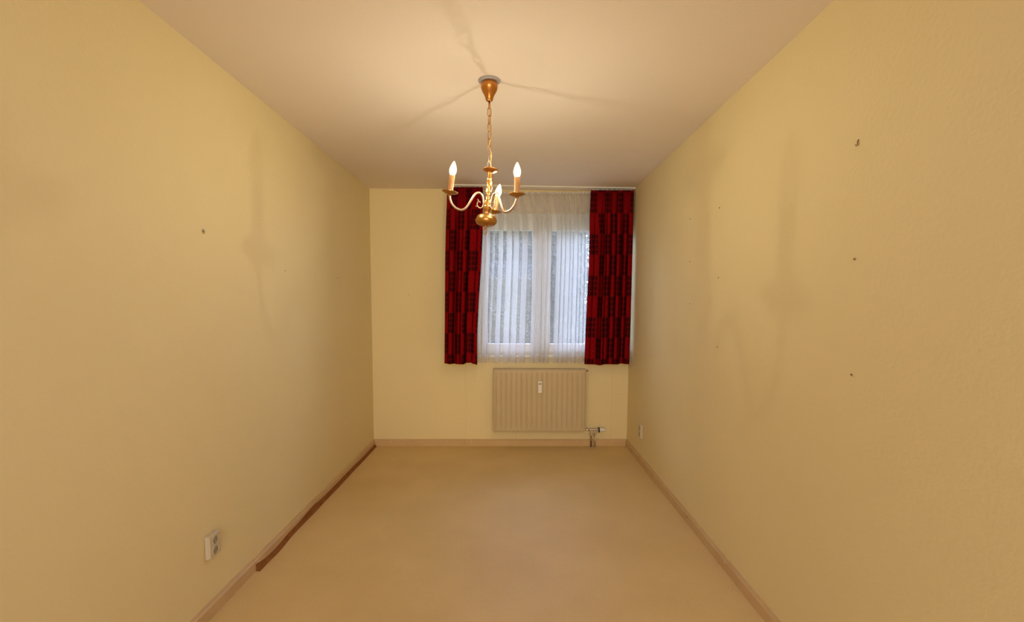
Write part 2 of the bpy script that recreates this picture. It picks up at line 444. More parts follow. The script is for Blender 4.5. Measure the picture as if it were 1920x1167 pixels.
# ------------------------------------------------------------------ curtain rail and curtains
def railD(x):                       # the rail runs slightly skew to the wall
    return .165 + (.095 - .165) * (x - on_back(840, 350, .16).x) / (on_back(1190, 350, .1).x - on_back(840, 350, .16).x)
RX0 = on_back(844, 350, .16).x; RX1 = min(Rw(YB - .1) - .002, on_back(1190, 355, .095).x)
fRail = lambda x, d, z: Vector((x, Bw(x, railD(x) + d), z))
rail = tag(empty('curtain_rail', fRail((RX0 + RX1) / 2, 0, H)), 'white two-track curtain rail under the ceiling above the window', 'curtain rail')
bm = bmesh.new()
boxf(bm, fRail, RX0, RX1, -.050, .040, H - .010, H - .0005, .002)
for d in (-.045, -.012, .026): boxf(bm, fRail, RX0, RX1, d - .003, d + .003, H - .0112, H - .009, .0004)
obj('track', fix(bm), M_RAIL, rail)
for x in (RX0 + .006, RX1 - .006):
    bm = bmesh.new(); boxf(bm, fRail, x - .005, x + .005, -.050, .034, H - .014, H - .001, .002)
    obj('end_cap', fix(bm), M_RAIL, rail)

def interp(tab, v):
    if v <= tab[0][0]: return tab[0][1]
    for (a, x), (b, y) in zip(tab, tab[1:]):
        if v <= b: return x + (y - x) * (v - a) / (b - a)
    return tab[-1][1]
def smooth(t): t = min(max(t, 0), 1); return t * t * (3 - 2 * t)
ROWH = 39.0
def curtain_red(name, label, ltab, rtab, ytop, ybot, nf, seed, cells, phase, hook_n, dmul=1.0, grp=None, d_off=.062, valleys=()):
    rnd = random.Random(seed)
    NS, NR = 420, 60
    scal = [rnd.uniform(-3.0, 2.0) for _ in range(8)]
    width = abs(on_back(rtab[1][1], 500, .13).x - on_back(ltab[1][1], 500, .13).x)
    # cross-section: broad front lobes with narrow deep valleys between them
    def section(v):
        e = .25 + .75 * smooth(v * 3.0); P = [(0.0, -.012 * e)]; last = 0.0
        for c, w_, D in valleys:
            c += .012 * math.sin(2.2 * v + 9 * c); g = min(.02, w_ * .3); lo, hi_ = c - w_ / 2, c + w_ / 2
            if lo - g - last > .05: P.append(((last + lo) / 2, .016 * e))
            P += [(lo - g, .008 * e), (lo, -.25 * D * e), (c - w_ * .15, -.9 * D * e), (c + w_ * .15, -D * e), (hi_, -.25 * D * e), (hi_ + g, .008 * e)]
            last = hi_ + g
        P += [((last + 1) / 2, .015 * e), (1.0, -.010 * e)]
        Q = [(x * width, d) for x, d in catmull(P, 10)]
        L = [0.0]
        for p, q in zip(Q, Q[1:]): L.append(L[-1] + math.hypot(q[0] - p[0], q[1] - p[1]))
        out = []; j = 0
        for i in range(NS + 1):
            t = L[-1] * i / NS
            while j < len(L) - 2 and L[j + 1] < t: j += 1
            f = (t - L[j]) / max(1e-9, L[j + 1] - L[j])
            out.append(((Q[j][0] + (Q[j + 1][0] - Q[j][0]) * f) / width, Q[j][1] + (Q[j + 1][1] - Q[j][1]) * f))
        return out
    bm = bmesh.new(); uvl = bm.loops.layers.uv.new('UVMap'); rows = []
    for r in range(NR + 1):
        v = r / NR; row = []
        ytp = ytop + (ybot - ytop) * v
        tp = (1 - smooth(v * 6)) * .006
        for i, (t_, d) in enumerate(section(v)):
            s = i / NS
            d += tp * math.sin(2 * PI * nf * 2.5 * s) + .0022 * math.sin(2 * PI * 9.3 * s + 2 * v)
            hem = interp([(j / 7, scal[j]) for j in range(8)], s)
            yp = ytp + hem * smooth((v - .5) * 2)
            xl_, xr_ = interp(ltab, ytp), interp(rtab, ytp)
            P0 = on_back(xl_ + (xr_ - xl_) * t_, ytp, .125)
            P = on_back(xl_ + (xr_ - xl_) * t_, yp, railD(P0.x) + d_off + d)
            row.append((bm.verts.new(P), s * cells + phase[0], (phase[1] - ytp) / ROWH + 40))
        rows.append(row)
    for r in range(NR):
        for i in range(NS):
            q = [rows[r][i], rows[r + 1][i], rows[r + 1][i + 1], rows[r][i + 1]]
            f = bm.faces.new([a[0] for a in q])
            for l, a in zip(f.loops, q): l[uvl].uv = (a[1], a[2])
    top = rows[0][NS // 2][0].co.copy()
    root = tag(empty(name, top), label, 'curtain', grp)
    c = obj('cloth', bm, M_RED, root, smooth=True)
    md = c.modifiers.new('thickness', 'SOLIDIFY'); md.thickness = .0015; md.offset = 0
    for j in range(hook_n):             # gathering tape hooks into the rail
        x = on_back(ltab[0][1] + (rtab[0][1] - ltab[0][1]) * (j + .5) / hook_n, ytop, .125).x
        z = on_back(960, ytop, railD(x)).z
        bm = bmesh.new(); boxf(bm, fRail, x - .004, x + .004, .008, .013, z - .012, H - .013, .001)
        obj('curtain_hook', fix(bm), M_WHITE, root)
    return root
curtain_red('red_curtain', 'narrow dark red curtain with black checked blocks at the left of the window',
            [(350, 839), (430, 836), (480, 835), (685, 833.5)], [(350, 905), (440, 905), (500, 902), (560, 898), (620, 895), (690, 894.5)],
            351, 683.5, 7, 3, 4.6, (0.62, 470), 7, valleys=((.10, .02, .016), (.31, .13, .060), (.47, .02, .014), (.62, .06, .062), (.84, .025, .018)))
curtain_red('red_curtain', 'wider dark red curtain with black checked blocks at the right by the wall',
            [(355, 1108), (400, 1106), (500, 1104), (560, 1101), (620, 1098), (690, 1095.5)], [(355, 1188.5), (430, 1187), (520, 1184.5), (620, 1182), (690, 1179.5)],
            357, 684, 9, 11, 6.4, (1.05, 478), 9, valleys=((.11, .015, .012), (.31, .085, .062), (.41, .02, .020), (.505, .04, .045), (.62, .03, .035), (.745, .06, .064), (.87, .035, .030)))

# sheer curtain: overlapping folds (three layers) alternating with single-layer gaps
iv = [(897, 902), (906, 914), (919, 923), (930.5, 939), (946, 956), (960, 969.5), (976, 986), (997, 1004), (1006, 1013.5), (1017, 1023),
      (1025, 1031), (1041, 1049), (1051, 1057), (1058.5, 1066), (1067.5, 1072), (1074, 1081), (1083, 1087), (1089, 1094), (1096.5, 1100), (1103, 1107), (1111, 1117), (1121, 1128), (1133, 1139), (1144, 1150), (1156, 1162), (1168, 1174), (1180, 1185)]
pts = [(894, 0.0)]
for a, b in iv:
    wd = b - a
    z = -.012
    pts += [(a + .3 * wd, z)]
    for _ in range(2 if wd > 5 else 1):
        pts += [(b, z + .004), (b - .12 * wd, z + .009), (a + .12 * wd, z + .011), (a, z + .016), (a + .3 * wd, z + .020)]; z += .020
    pts += [(b - .02, z - .002)]
    pts += [(b + 1.0, .008)]
pts += [(1188, 0.0)]
cp = catmull(pts, 4)
NP = len(cp)
bm = bmesh.new(); rows = []; NR = 70
ST, SB = 359.5, 680.5
rnd = random.Random(5); wob = [rnd.uniform(-1, 1) for _ in range(40)]
for r in range(NR + 1):
    v = r / NR; yp = ST + (SB - ST) * v; row = []
    Lx = interp([(350, 900), (480, 899), (560, 895), (620, 892), (690, 890)], yp); Rx = interp([(350, 1189), (500, 1187.5), (620, 1185.5), (690, 1184)], yp)
    bl_ = smooth(v * 5.0) if v < .2 else 1.0
    for i, (px_, d) in enumerate(cp):
        s = i / (NP - 1); f = (px_ - 894) / (1188 - 894)
        f = (s * .45 + f * .55) * (1 - bl_) + f * bl_
        f += .004 * math.sin(9 * s) * (v - .5) * bl_
        dt = .006 * math.sin(2 * PI * s * 46)
        dd = dt * (1 - bl_) + (d - .010) * (0.7 + .5 * v) * bl_
        u = Lx + (Rx - Lx) * f
        x0 = on_back(u, yp, .12).x
        hemw = .9 * math.sin(2 * PI * s * 20 + wob[int(s * 30)]) * smooth((v - .6) * 2.5)
        row.append(bm.verts.new(on_back(u, yp + hemw, railD(x0) - .035 + dd)))
    rows.append(row)
for r in range(NR):
    for i in range(NP - 1): bm.faces.new((rows[r][i], rows[r + 1][i], rows[r + 1][i + 1], rows[r][i + 1]))
root = tag(empty('sheer_curtain', rows[0][NP // 2].co.copy()), 'white sheer net curtain hanging in folds between the two red curtains', 'curtain')
obj('cloth', bm, M_SHEER, root, smooth=True)
# gathered heading tape
bm = bmesh.new(); prev = None; N = 260
for i in range(N + 1):
    s = i / N; u = 901 + (1187 - 901) * s; x0 = on_back(u, 358, .12).x
    dd = railD(x0) - .035 + .006 * math.sin(2 * PI * s * 46) + .0015
    sc = .004 * abs(math.sin(PI * s * 23))
    zt = on_back(u, 359.8, dd).z - .003
    q = [bm.verts.new(Vector((x0, Bw(x0, dd), zt + .004 - sc))), bm.verts.new(Vector((x0, Bw(x0, dd + .001), zt - .016)))]
    if prev: bm.faces.new((prev[0], prev[1], q[1], q[0]))
    prev = q
M_TAPE = simple('heading_tape', (0.66, 0.60, 0.52), 0.8)
obj('heading_tape', bm, M_TAPE, root, smooth=True)

# ------------------------------------------------------------------ radiator
RD = .105
a, b = on_back(925, 811, RD), on_back(1098.5, 694, RD)
rx0, rx1, rz0, rz1 = a.x, b.x, a.z, b.z
rad = tag(empty('radiator', BK((rx0 + rx1) / 2, 0, rz0)), 'beige ribbed panel radiator on the back wall below the window', 'radiator')
bm = bmesh.new(); NX, NZ = 18 * 12, 40; rows = []
for j in range(NZ + 1):
    z = rz0 + (rz1 - rz0) * j / NZ; row = []
    e = min(j, NZ - j) / NZ * (rz1 - rz0)
    mk = smooth((e - .030) / .016)
    rim = .006 * (1 - smooth(e / .010))
    for i in range(NX + 1):
        t = i / NX * 18; fr = t - math.floor(t)
        g = smooth(1 - abs(fr - .5) / .20)
        ex = min(i, NX - i) / NX * (rx1 - rx0)
        dz = g * .0075 * mk * (1 if ex > .004 else 0) + rim + .006 * (1 - smooth(ex / .008))
        row.append(bm.verts.new(BK(rx0 + (rx1 - rx0) * i / NX, RD - dz, z)))
    rows.append(row)
for j in range(NZ):
    for i in range(NX): bm.faces.new((rows[j][i], rows[j][i + 1], rows[j + 1][i + 1], rows[j + 1][i]))
obj('front_panel', fix(bm), M_RAD, rad, smooth=True)
bm = bmesh.new(); boxf(bm, BK, rx0 + .001, rx1 - .001, RD - .022, RD - .010, rz0 + .001, rz1 - .001, .003)
obj('water_panel', fix(bm), M_RAD, rad)
bm = bmesh.new(); boxf(bm, BK, rx0 + .004, rx1 - .004, .035, .050, rz0 + .004, rz1 - .004, .003)
obj('rear_panel', fix(bm), M_RAD, rad)
bm = bmesh.new(); n = 46
for i in range(n):
    x = rx0 + .01 + (rx1 - rx0 - .02) * i / (n - 1); boxf(bm, BK, x - .001, x + .001, .050, RD - .022, rz0 + .03, rz1 - .004)
obj('convector_fins', fix(bm), M_RAD, rad)
bm = bmesh.new()
boxf(bm, BK, rx0 + .002, rx1 + .002, RD - .008, RD + .002, rz1 - .002, rz1 + .006, .001)
boxf(bm, BK, rx0 + .002, rx1 + .002, .036, .044, rz1 - .002, rz1 + .006, .001)
n = 60
for i in range(n):
    x = rx0 + .004 + (rx1 - rx0 - .008) * i / (n - 1); boxf(bm, BK, x - .002, x + .002, .044, RD - .008, rz1, rz1 + .005)
obj('top_grille', fix(bm), M_RAD, rad)
for xx in (rx0 - .0005, rx1 + .003):
    bm = bmesh.new(); boxf(bm, BK, xx - .003, xx + .004, .036, RD - .006, rz0 + .006, rz1 + .002, .002)
    obj('side_panel', fix(bm), M_RAD, rad)
for xx in (rx0 + .18, rx1 - .18):
    bm = bmesh.new(); boxf(bm, BK, xx - .015, xx + .015, .0, .036, rz0 + .03, rz1 - .05, .002)
    obj('wall_bracket', fix(bm), M_RAD, rad)
def cyl(f0, f1, prof, seg=24):
    """lathe along the line f0->f1, prof [(r, t)] with t in metres from f0"""
    f0, f1 = Vector(f0), Vector(f1); q = (f1 - f0).normalized().to_track_quat('Z', 'Y').to_matrix().to_4x4()
    bm = bmesh.new(); lathe(bm, prof, Matrix.Translation(f0) @ q, seg); return fix(bm)
zv = on_back(1102, 695.5, .07).z
ap = BK(rx1 + .004, .075, zv); bp_ = BK(rx1 + .05, .075, zv)
obj('air_vent', cyl(ap, bp_, [(.009, 0), (.009, .008), (.006, .009), (.006, .016), (.008, .017), (.008, .024), (0, .024)]), M_COPPER, rad, True)
# valve with thermostat head
VD = .075
zv = on_back(1115, 806.5, VD).z
X = lambda u: on_back(u, 806.5, VD).x
va, vb = BK(rx1 + .002, VD, zv), BK(X(1135), VD, zv)
Lx = lambda u: X(u) - va.x
r_ = .0095
valve = obj('valve', cyl(va, vb, [(.008, 0), (.011, .002), (.013, Lx(1101.5)), (.013, Lx(1104)), (.0075, Lx(1104.5)), (.0075, Lx(1106)), (.009, Lx(1106.5)),
                                  (r_, Lx(1119)), (.012, Lx(1119.5)), (.012, Lx(1120.5)), (.019, Lx(1120.8)), (.0195, Lx(1122)), (0, Lx(1122))]), M_PIPE, rad, True)
obj('collar', cyl(va, vb, [(.014, Lx(1121.6)), (.0265, Lx(1121.8)), (.0265, Lx(1123.9)), (.014, Lx(1124.0))]), M_BLACK, valve, True)
th = obj('thermostat_head', cyl(va, vb, [(.020, Lx(1123.9)), (.0245, Lx(1124.2)), (.0245, Lx(1126.5)), (.019, Lx(1128.3)), (.018, Lx(1134)), (.015, Lx(1135.4)), (0, Lx(1135.6))]), M_WHITE, valve, True)
th['label'] = 'white thermostat head'
bm = bmesh.new(); hx0, hx1 = X(1106), X(1117.5)
boxf(bm, BK, hx0, hx1, VD - .012, VD + .012, zv - .030, zv - .012, .004)
obj('h_block', fix(bm), M_PIPE, valve).name = 'connector_block'
for u, m_ in ((1108.8, M_COPPER), (1115.8, M_PIPE)):
    x = X(u)
    p = obj('pipe', cyl(BK(x, VD, 0.0), BK(x, VD, zv), [(.0078, 0), (.0078, zv - .028)]), m_, rad, True)
    bm = cyl(BK(x, VD, 0.0), BK(x, VD, zv), [(.008, zv - .060), (.0125, zv - .058), (.0125, zv - .040), (.010, zv - .038), (.010, zv - .026)], 6)
    obj('union_nut', bm, M_PIPE, p)
    bm = cyl(BK(x, VD, 0.0), BK(x, VD, zv), [(.0075, .0005), (.013, .0005), (.012, .005), (.009, .009)])
    ro = obj('pipe_rosette', bm, M_PIPE, p, True)
# heat meter clipped to the radiator front
hm0, hm1 = on_back(1009, 737, RD + .012), on_back(1016.3, 715, RD + .012)
hm = tag(empty('heat_meter', BK((hm0.x + hm1.x) / 2, RD, hm0.z)), 'small white heat meter with dark display on the radiator front', 'heat meter')
bm = bmesh.new()
boxf(bm, BK, hm0.x, hm1.x, RD + .0005, RD + .020, hm0.z, hm1.z - .034, .003)
boxf(bm, BK, hm0.x, hm1.x, RD + .0005, RD + .024, hm1.z - .035, hm1.z, .003)
obj('housing', fix(bm), M_WHITE, hm)
bm = bmesh.new(); boxf(bm, BK, hm0.x + .006, hm1.x - .005, RD + .022, RD + .0248, hm1.z - .030, hm1.z - .022, .0005)
obj('display', fix(bm), M_DISPLAY, hm)
bm = bmesh.new(); boxf(bm, BK, hm0.x + .008, hm1.x - .006, RD + .022, RD + .0248, hm1.z - .014, hm1.z - .0125)
obj('marking_line', fix(bm), M_SEAM, hm)

# ------------------------------------------------------------------ double sockets (surface mounted)
def socket(f, s, z, label, wd=.086, ht=.108, dp=.024):
    """f(s, o, z) wall mapping"""
    t = tag(empty('double_socket', f(s, 0, z)), label, 'wall socket')
    bm = bmesh.new(); boxf(bm, f, s - wd / 2, s + wd / 2, .0003, dp - .006, z - ht / 2, z + ht / 2, .005)
    boxf(bm, f, s - wd / 2 + .003, s + wd / 2 - .003, dp - .012, dp, z - ht / 2 + .003, z + ht / 2 - .003, .005)
    obj('housing', fix(bm), M_SOCK, t)
    for dz in (.024, -.024):
        c = f(s, dp, z + dz); nrm = (f(s, 1, z) - f(s, 0, z)).normalized()
        Mx = Matrix.Translation(c) @ nrm.to_track_quat('Z', 'Y').to_matrix().to_4x4()
        bm = bmesh.new()
        lathe(bm, [(.0225, -.004), (.0225, .0018), (.0200, .0022), (.0190, .0006), (.0190, -.0025), (.0001, -.0025)], Mx, 32)
        si = obj('socket_insert', fix(bm), M_SOCK, t, True)
        bm = bmesh.new()
        lathe(bm, [(.0182, .0004), (.0182, .0007), (.0001, .0007)], Mx, 32)
        rc = obj('recess', fix(bm), simple('socket_recess', (0.36, 0.30, 0.19), 0.5), si, False)
        bm = bmesh.new()
        for ds in (-.0095, .0095):
            lathe(bm, [(.0028, 0), (.0028, .0012), (.0001, .0012)], Matrix.Translation(c + (f(s + ds, 0, z) - f(s, 0, z))) @ nrm.to_track_quat('Z', 'Y').to_matrix().to_4x4(), 12)
        obj('contact_hole', fix(bm), M_DARKHOLE, si)
    return t
pL = on_left(404, 1022, .024); socket(fL, pL.y, pL.z, 'white surface-mounted double socket low on the left wall near the floor')
pR = on_right(1198.5, 809, .024); socket(fR, pR.y, pR.z, 'white surface-mounted double socket low on the right wall near the corner', .080, .125, .022)

# ------------------------------------------------------------------ nails, holes and plugs in the walls
def wall_mark(p, nrm, kind, label, r=.004, grp=None):
    nrm = Vector(nrm); Mx = Matrix.Translation(p) @ nrm.to_track_quat('Z', 'Y').to_matrix().to_4x4(); bm = bmesh.new()
    if kind == 'wall_plug':
        lathe(bm, [(r * .45, .0002), (r * .5, .0012), (r, .0016), (r, .0002)], Mx, 16); m = M_SEAM
    elif kind == 'picture_hook':
        tube(bm, [p + nrm * .001 + Vector((0, 0, .011)), p + nrm * .004 + Vector((0, 0, .003)), p + nrm * .003 + Vector((0, 0, -.007)),
                  p + nrm * .008 + Vector((0, 0, -.010)), p + nrm * .010 + Vector((0, 0, -.005))], .0018, 8); m = M_COPPER
    else:
        lathe(bm, [(.0012, .0002), (.0012, .003), (r, .0034), (r * .8, .005), (0, .0052)], Mx, 12); m = M_COPPER
    o = obj(kind, fix(bm), m, None, True)
    if kind == 'wall_plug':
        t = tag(o, label, 'wall plug', grp)
        bm = bmesh.new(); lathe(bm, [(0, .0002), (r * .45, .0002), (r * .45, .0009), (0, .0009)], Mx, 12)
        obj('plug_hole', fix(bm), M_DARKHOLE, o)
    else: tag(o, label, 'nail' if kind == 'nail' else 'hook', grp)
    return o
n = (1, 0, 0)
wall_mark(on_left(381, 434), n, 'wall_plug', 'pale round wall plug high on the left wall above the socket', .011)
wall_mark(on_left(534, 508), n, 'nail', 'nail in the left wall, middle one between the plug and the corner', .0028)
wall_mark(on_left(632, 522), n, 'nail', 'nail in the left wall nearest the back corner', .0034)
wall_mark(on_back(766, 553), (0, -1, 0), 'nail', 'single nail in the back wall left of the red curtain', .004)
n = (-1, 0, 0)
wall_mark(on_right(1610, 268), n, 'picture_hook', 'dark picture hook high on the right wall, nearest the ceiling')
wall_mark(on_right(1604, 486), n, 'nail', 'dark nail in the right wall directly below the picture hook', .0042)
wall_mark(on_right(1598, 703), n, 'nail', 'lowest dark nail in the right wall under the picture hook', .0042)
wall_mark(on_right(1350, 390), n, 'nail', 'nail on the right wall, topmost of the middle column left of the hook', .0042)
wall_mark(on_right(1348, 521), n, 'nail', 'nail on the right wall, middle one of the three in the middle column', .0034)
wall_mark(on_right(1346, 651), n, 'nail', 'nail on the right wall, lowest of the three in the middle column', .0036)
wall_mark(on_right(1295, 411), n, 'nail', 'nail on the right wall, topmost of the column closest to the curtain', .0036)
wall_mark(on_right(1294, 491), n, 'nail', 'nail on the right wall, middle one of the column closest to the curtain', .0036)
wall_mark(on_right(1294, 570), n, 'nail', 'nail on the right wall, lowest of the column closest to the curtain', .0030)

# ------------------------------------------------------------------ chandelier
hangp = hit(917.5, 151, (0, 0, H), (0, 0, 1)); hx, hy = hangp.x, hangp.y
ZD = hit(920, 322, (0, hy, 0), (0, 1, 0)).z       # top dish height
Q = Vector((hit(919.5, 319, (0, hy, 0), (0, 1, 0)).x, hy, ZD))
lamp = tag(empty('chandelier', (hx, hy, H)), 'antique brass three-arm chandelier with candle bulbs hanging from the ceiling', 'chandelier')
TV = Matrix.Translation((hx, hy, 0))
bm = bmesh.new(); lathe(bm, [(.052, H - .0005), (.055, H - .003), (.052, H - .007), (.030, H - .009)], TV, 40)
obj('ceiling_rose', fix(bm), M_GREYRING, lamp, True)
bm = bmesh.new()
pr = [(.022, H - .006), (.036, H - .009), (.0415, H - .018), (.0425, H - .030), (.0405, H - .042), (.034, H - .056), (.027, H - .068), (.022, H - .080),
      (.019, H - .090), (.016, H - .097), (.010, H - .101), (.006, H - .102)]
lathe(bm, [(r, z) for r, z in catmull(pr, 3)], TV, 48); obj('canopy', fix(bm), M_COPPERY, lamp, True)
zc0 = H - .101
zr = hit(917, 205, (0, hy, 0), (0, 1, 0)).z
bm = bmesh.new(); tube(bm, [(hx, hy, zc0), (hx, hy, zr)], .0052, 14); obj('rod', fix(bm), M_COPPERY, lamp, True)
# chain
LK, LW, WR = .042, .0095, .0019
top_c = Vector((hx, hy, zr + .004)); bot_c = Q + Vector((-.004, 0, .012))
nl = max(4, round((top_c - bot_c).length / (LK - .0055))); step = (bot_c - top_c) / nl
for i in range(nl):
    c = top_c + step * (i + .5); half = step.length / 2 + WR * 1.3
    ang = (i % 2) * PI / 2 + .45 + .12 * i
    e = Vector((math.cos(ang), math.sin(ang), 0)); ax = step.normalized()
    pts = []
    for k in range(24):
        t = 2 * PI * k / 24; cx_, sy_ = math.cos(t), math.sin(t)
        pts.append(c + e * (LW * cx_) + ax * ((half - LW) * (1 if sy_ > 0 else -1) * (1 if abs(sy_) > .001 else 0) + LW * sy_))
    bm = bmesh.new(); tube(bm, pts, WR, 8, closed=True); obj('chain_link', fix(bm), M_BRASS_PALE if i > nl - 4 else M_BRASS, lamp, True)
# cord woven beside the chain
cpn = []
for i in range(15):
    t = i / 14; p = Vector((hx, hy, zr)).lerp(Q + Vector((.004, 0, 0)), t)
    p += Vector((.0050 * math.sin(t * 19) * math.sin(PI * t) , -.005 * math.cos(t * 17), 0)); cpn.append(tuple(p))
bm = bmesh.new(); tube(bm, catmull(cpn, 5), .0026, 10); obj('cord', fix(bm), M_CORD, lamp, True)

# tilted body; local z up, origin at the top dish
down = Vector((-math.tan(math.radians(4.6)), -math.tan(math.radians(5.0)), -1)).normalized()
RB = (-down).to_track_quat('Z', 'Y').to_matrix().to_4x4()
# keep local x close to world x
xa = (Vector((1, 0, 0)) - (-down) * (-down).x).normalized(); za = -down; ya = za.cross(xa)
RB = Matrix((xa, ya, za)).transposed().to_4x4()
MB_ = Matrix.Translation(Q) @ RB
bm = bmesh.new(); lathe(bm, catmull([(.004, .004), (.014, .003), (.026, .0045), (.037, .009), (.0385, .0095), (.038, .007), (.026, .001), (.014, -.004), (.012, -.006)], 2), MB_, 40)
obj('top_dish', fix(bm), M_COPPERY, lamp, True)
bm = bmesh.new(); tube(bm, catmull([tuple(MB_ @ Vector(p)) for p in ((.012, -.004, .006), (.020, -.004, .016), (.028, -.004, .010), (.024, -.004, .004))], 5), .0022, 8)
obj('earth_wire', fix(bm), M_CORD, lamp, True)
def lob(z, a):
    k = smooth((-.040 - z) / .012) * smooth((z + .118) / .012)
    return 1 + .20 * k * math.cos(3 * a + z * 95)
prof = [(.012, -.002), (.0135, -.008), (.0120, -.014), (.0130, -.020), (.0125, -.030), (.0140, -.036), (.0150, -.040), (.0110, -.046)]
prof += [(.0118 + .0022 * math.sin(PI * t), -.046 - .062 * t) for t in [i / 24 for i in range(1, 25)]]
prof += [(.0085, -.112), (.0135, -.118), (.0085, -.124), (.0080, -.127), (.0145, -.134), (.0115, -.142), (.0150, -.147)]
bm = bmesh.new(); lathe(bm, prof, MB_, 48, lob); obj('twisted_stem', fix(bm), M_BRASS, lamp, True)
bm = bmesh.new(); lathe(bm, [(.012, -.144), (.0175, -.149), (.0205, -.152), (.0208, -.156), (.0208, -.174), (.0200, -.177), (.0225, -.180), (.0225, -.187), (.012, -.189)], MB_, 48)
obj('hub', fix(bm), M_BRASS, lamp, True)
bm = bmesh.new(); lathe(bm, catmull([(.012, -.187), (.0215, -.189), (.0185, -.196), (.0125, -.205), (.0120, -.212), (.0165, -.218), (.020, -.221)], 3), MB_, 48)
obj('neck', fix(bm), M_BRASS, lamp, True)
bm = bmesh.new(); lathe(bm, catmull([(.018, -.219), (.034, -.222), (.046, -.230), (.0525, -.242), (.0535, -.2445)], 4) + catmull([(.0528, -.246), (.0545, -.248), (.0535, -.258), (.047, -.268), (.034, -.274), (.016, -.277), (.006, -.278)], 4), MB_, 56)
obj('ball', fix(bm), M_BRASS_PALE if False else M_BRASS, lamp, True)
bm = bmesh.new()
lathe(bm, [(.008, -.276), (.0075, -.282), (.0055, -.284), (.0055, -.292)], MB_, 20)
tube(bm, [MB_ @ Vector((.0075 * math.cos(2 * PI * k / 20), .003 * math.cos(2 * PI * k / 20), -.305 + .014 * math.sin(2 * PI * k / 20))) for k in range(20)], .0022, 8, closed=True)
obj('bottom_ring', fix(bm), M_BRASS, lamp, True)

ARM = [(.016, -.150), (.0225, -.142), (.0250, -.126), (.032, -.107), (.046, -.0965), (.061, -.101), (.075, -.120), (.089, -.150), (.105, -.180), (.126, -.1955), (.152, -.192),
       (.173, -.177), (.185, -.157), (.190, -.140), (.191, -.125)]
ZOFF = -0.020
def arm(az, R, zd, lean, label=None):
    """az azimuth, R reach, zd tip height shift, lean (x, y) of the candle"""
    ca, sa = math.cos(az), math.sin(az); k = R / .191
    def W(r, z, side=0): return MB_ @ Vector((r * ca - side * sa, r * sa + side * ca, z))
    root = None
    P = [(r * (k if r > .05 else 1), z + ZOFF + zd * smooth(r / .19)) for r, z in ARM]
    bm = bmesh.new(); tube(bm, [W(r, z) for r, z in catmull(P, 6)], .0058, 14)
    a_ = obj('arm', fix(bm), M_BRASS_PALE, lamp, True)
    # small scroll ornament under the hook of the arm
    z0 = ZOFF
    sc = [(.022, -.146), (.0245, -.160), (.033, -.170), (.044, -.170), (.053, -.161), (.054, -.149), (.048, -.140), (.041, -.140), (.039, -.146)]
    bm = bmesh.new(); tube(bm, [W(r, z + z0 + zd * .1) for r, z in catmull(sc, 5)], .0028, 10, rad=lambda t: .0034 - .0012 * t)
    tube(bm, [W(r, z + z0) for r, z in catmull([(.050, -.141), (.051, -.133), (.055, -.130)], 4)], .0018, 8)
    tube(bm, [W(r, z + z0) for r, z in catmull([(.052, -.164), (.058, -.167), (.060, -.165)], 4)], .0018, 8)
    obj('scroll', fix(bm), M_BRASS_PALE, a_, True)
    tip = W(P[-1][0], P[-1][1] - 0.002)
    up = Vector((lean[0], lean[1], 1)).normalized(); x_ = (Vector((1, 0, 0)) - up * up.x).normalized()
    MT = Matrix.Translation(tip) @ Matrix((x_, up.cross(x_), up)).transposed().to_4x4()
    bm = bmesh.new()
    lathe(bm, [(.006, -.010), (.0085, -.008), (.0085, -.004), (.014, -.001), (.024, .0015), (.034, .0055), (.0395, .0095), (.0405, .0105), (.0395, .0125), (.034, .0085), (.024, .0045), (.010, .003)], MT, 40,
          lobes=lambda z, a: 1 + .012 * math.cos(14 * a) * (1 if z > .004 else 0))
    obj('drip_dish', fix(bm), M_BRASS, a_, True)
    bm = bmesh.new(); lathe(bm, [(.0128, .003), (.0140, .006), (.0140, .0895), (.0125, .091), (.0095, .091)], MT, 28)
    obj('candle_sleeve', fix(bm), M_SLEEVE, a_, True)
    bm = bmesh.new()
    pb = [(.0105, .090), (.0120, .093), (.0155, .100), (.0178, .110), (.0178, .118), (.0155, .130), (.0116, .141), (.0072, .151), (.0037, .157), (.0012, .1600)]
    lathe(bm, catmull(pb, 3) + [(0, .1604)], MT, 28)
    b2 = obj('bulb', fix(bm), M_BULB, a_, True)
    # the glowing filament: a vertical coil shines mostly sideways, little straight up or down
    fd = bpy.data.lights.new('filament', 'POINT'); fd.energy = BULB_POWER; fd.color = BULB_COL; fd.shadow_soft_size = .007
    fd.use_nodes = True; n = fd.node_tree; em = n.nodes['Emission']
    tcn = add(n, 'ShaderNodeTexCoord'); sp = add(n, 'ShaderNodeSeparateXYZ'); n.links.new(tcn.outputs['Normal'], sp.inputs[0])
    z2 = math_n(n, 'MULTIPLY', sp.outputs['Z'], sp.outputs['Z'])
    st = math_n(n, 'SUBTRACT', 1.27, math_n(n, 'MULTIPLY', z2, 1.02)); n.links.new(st, em.inputs['Strength'])
    fo = bpy.data.objects.new('filament', fd); C.objects.link(fo); fo.location = MT @ Vector((0, 0, .117))
    return a_
arm(math.radians(198), .196, -.002, (.15, 0))
arm(math.radians(-42), .196, -.008, (.005, 0))
arm(math.radians(82), .190, -.010, (.20, .03))

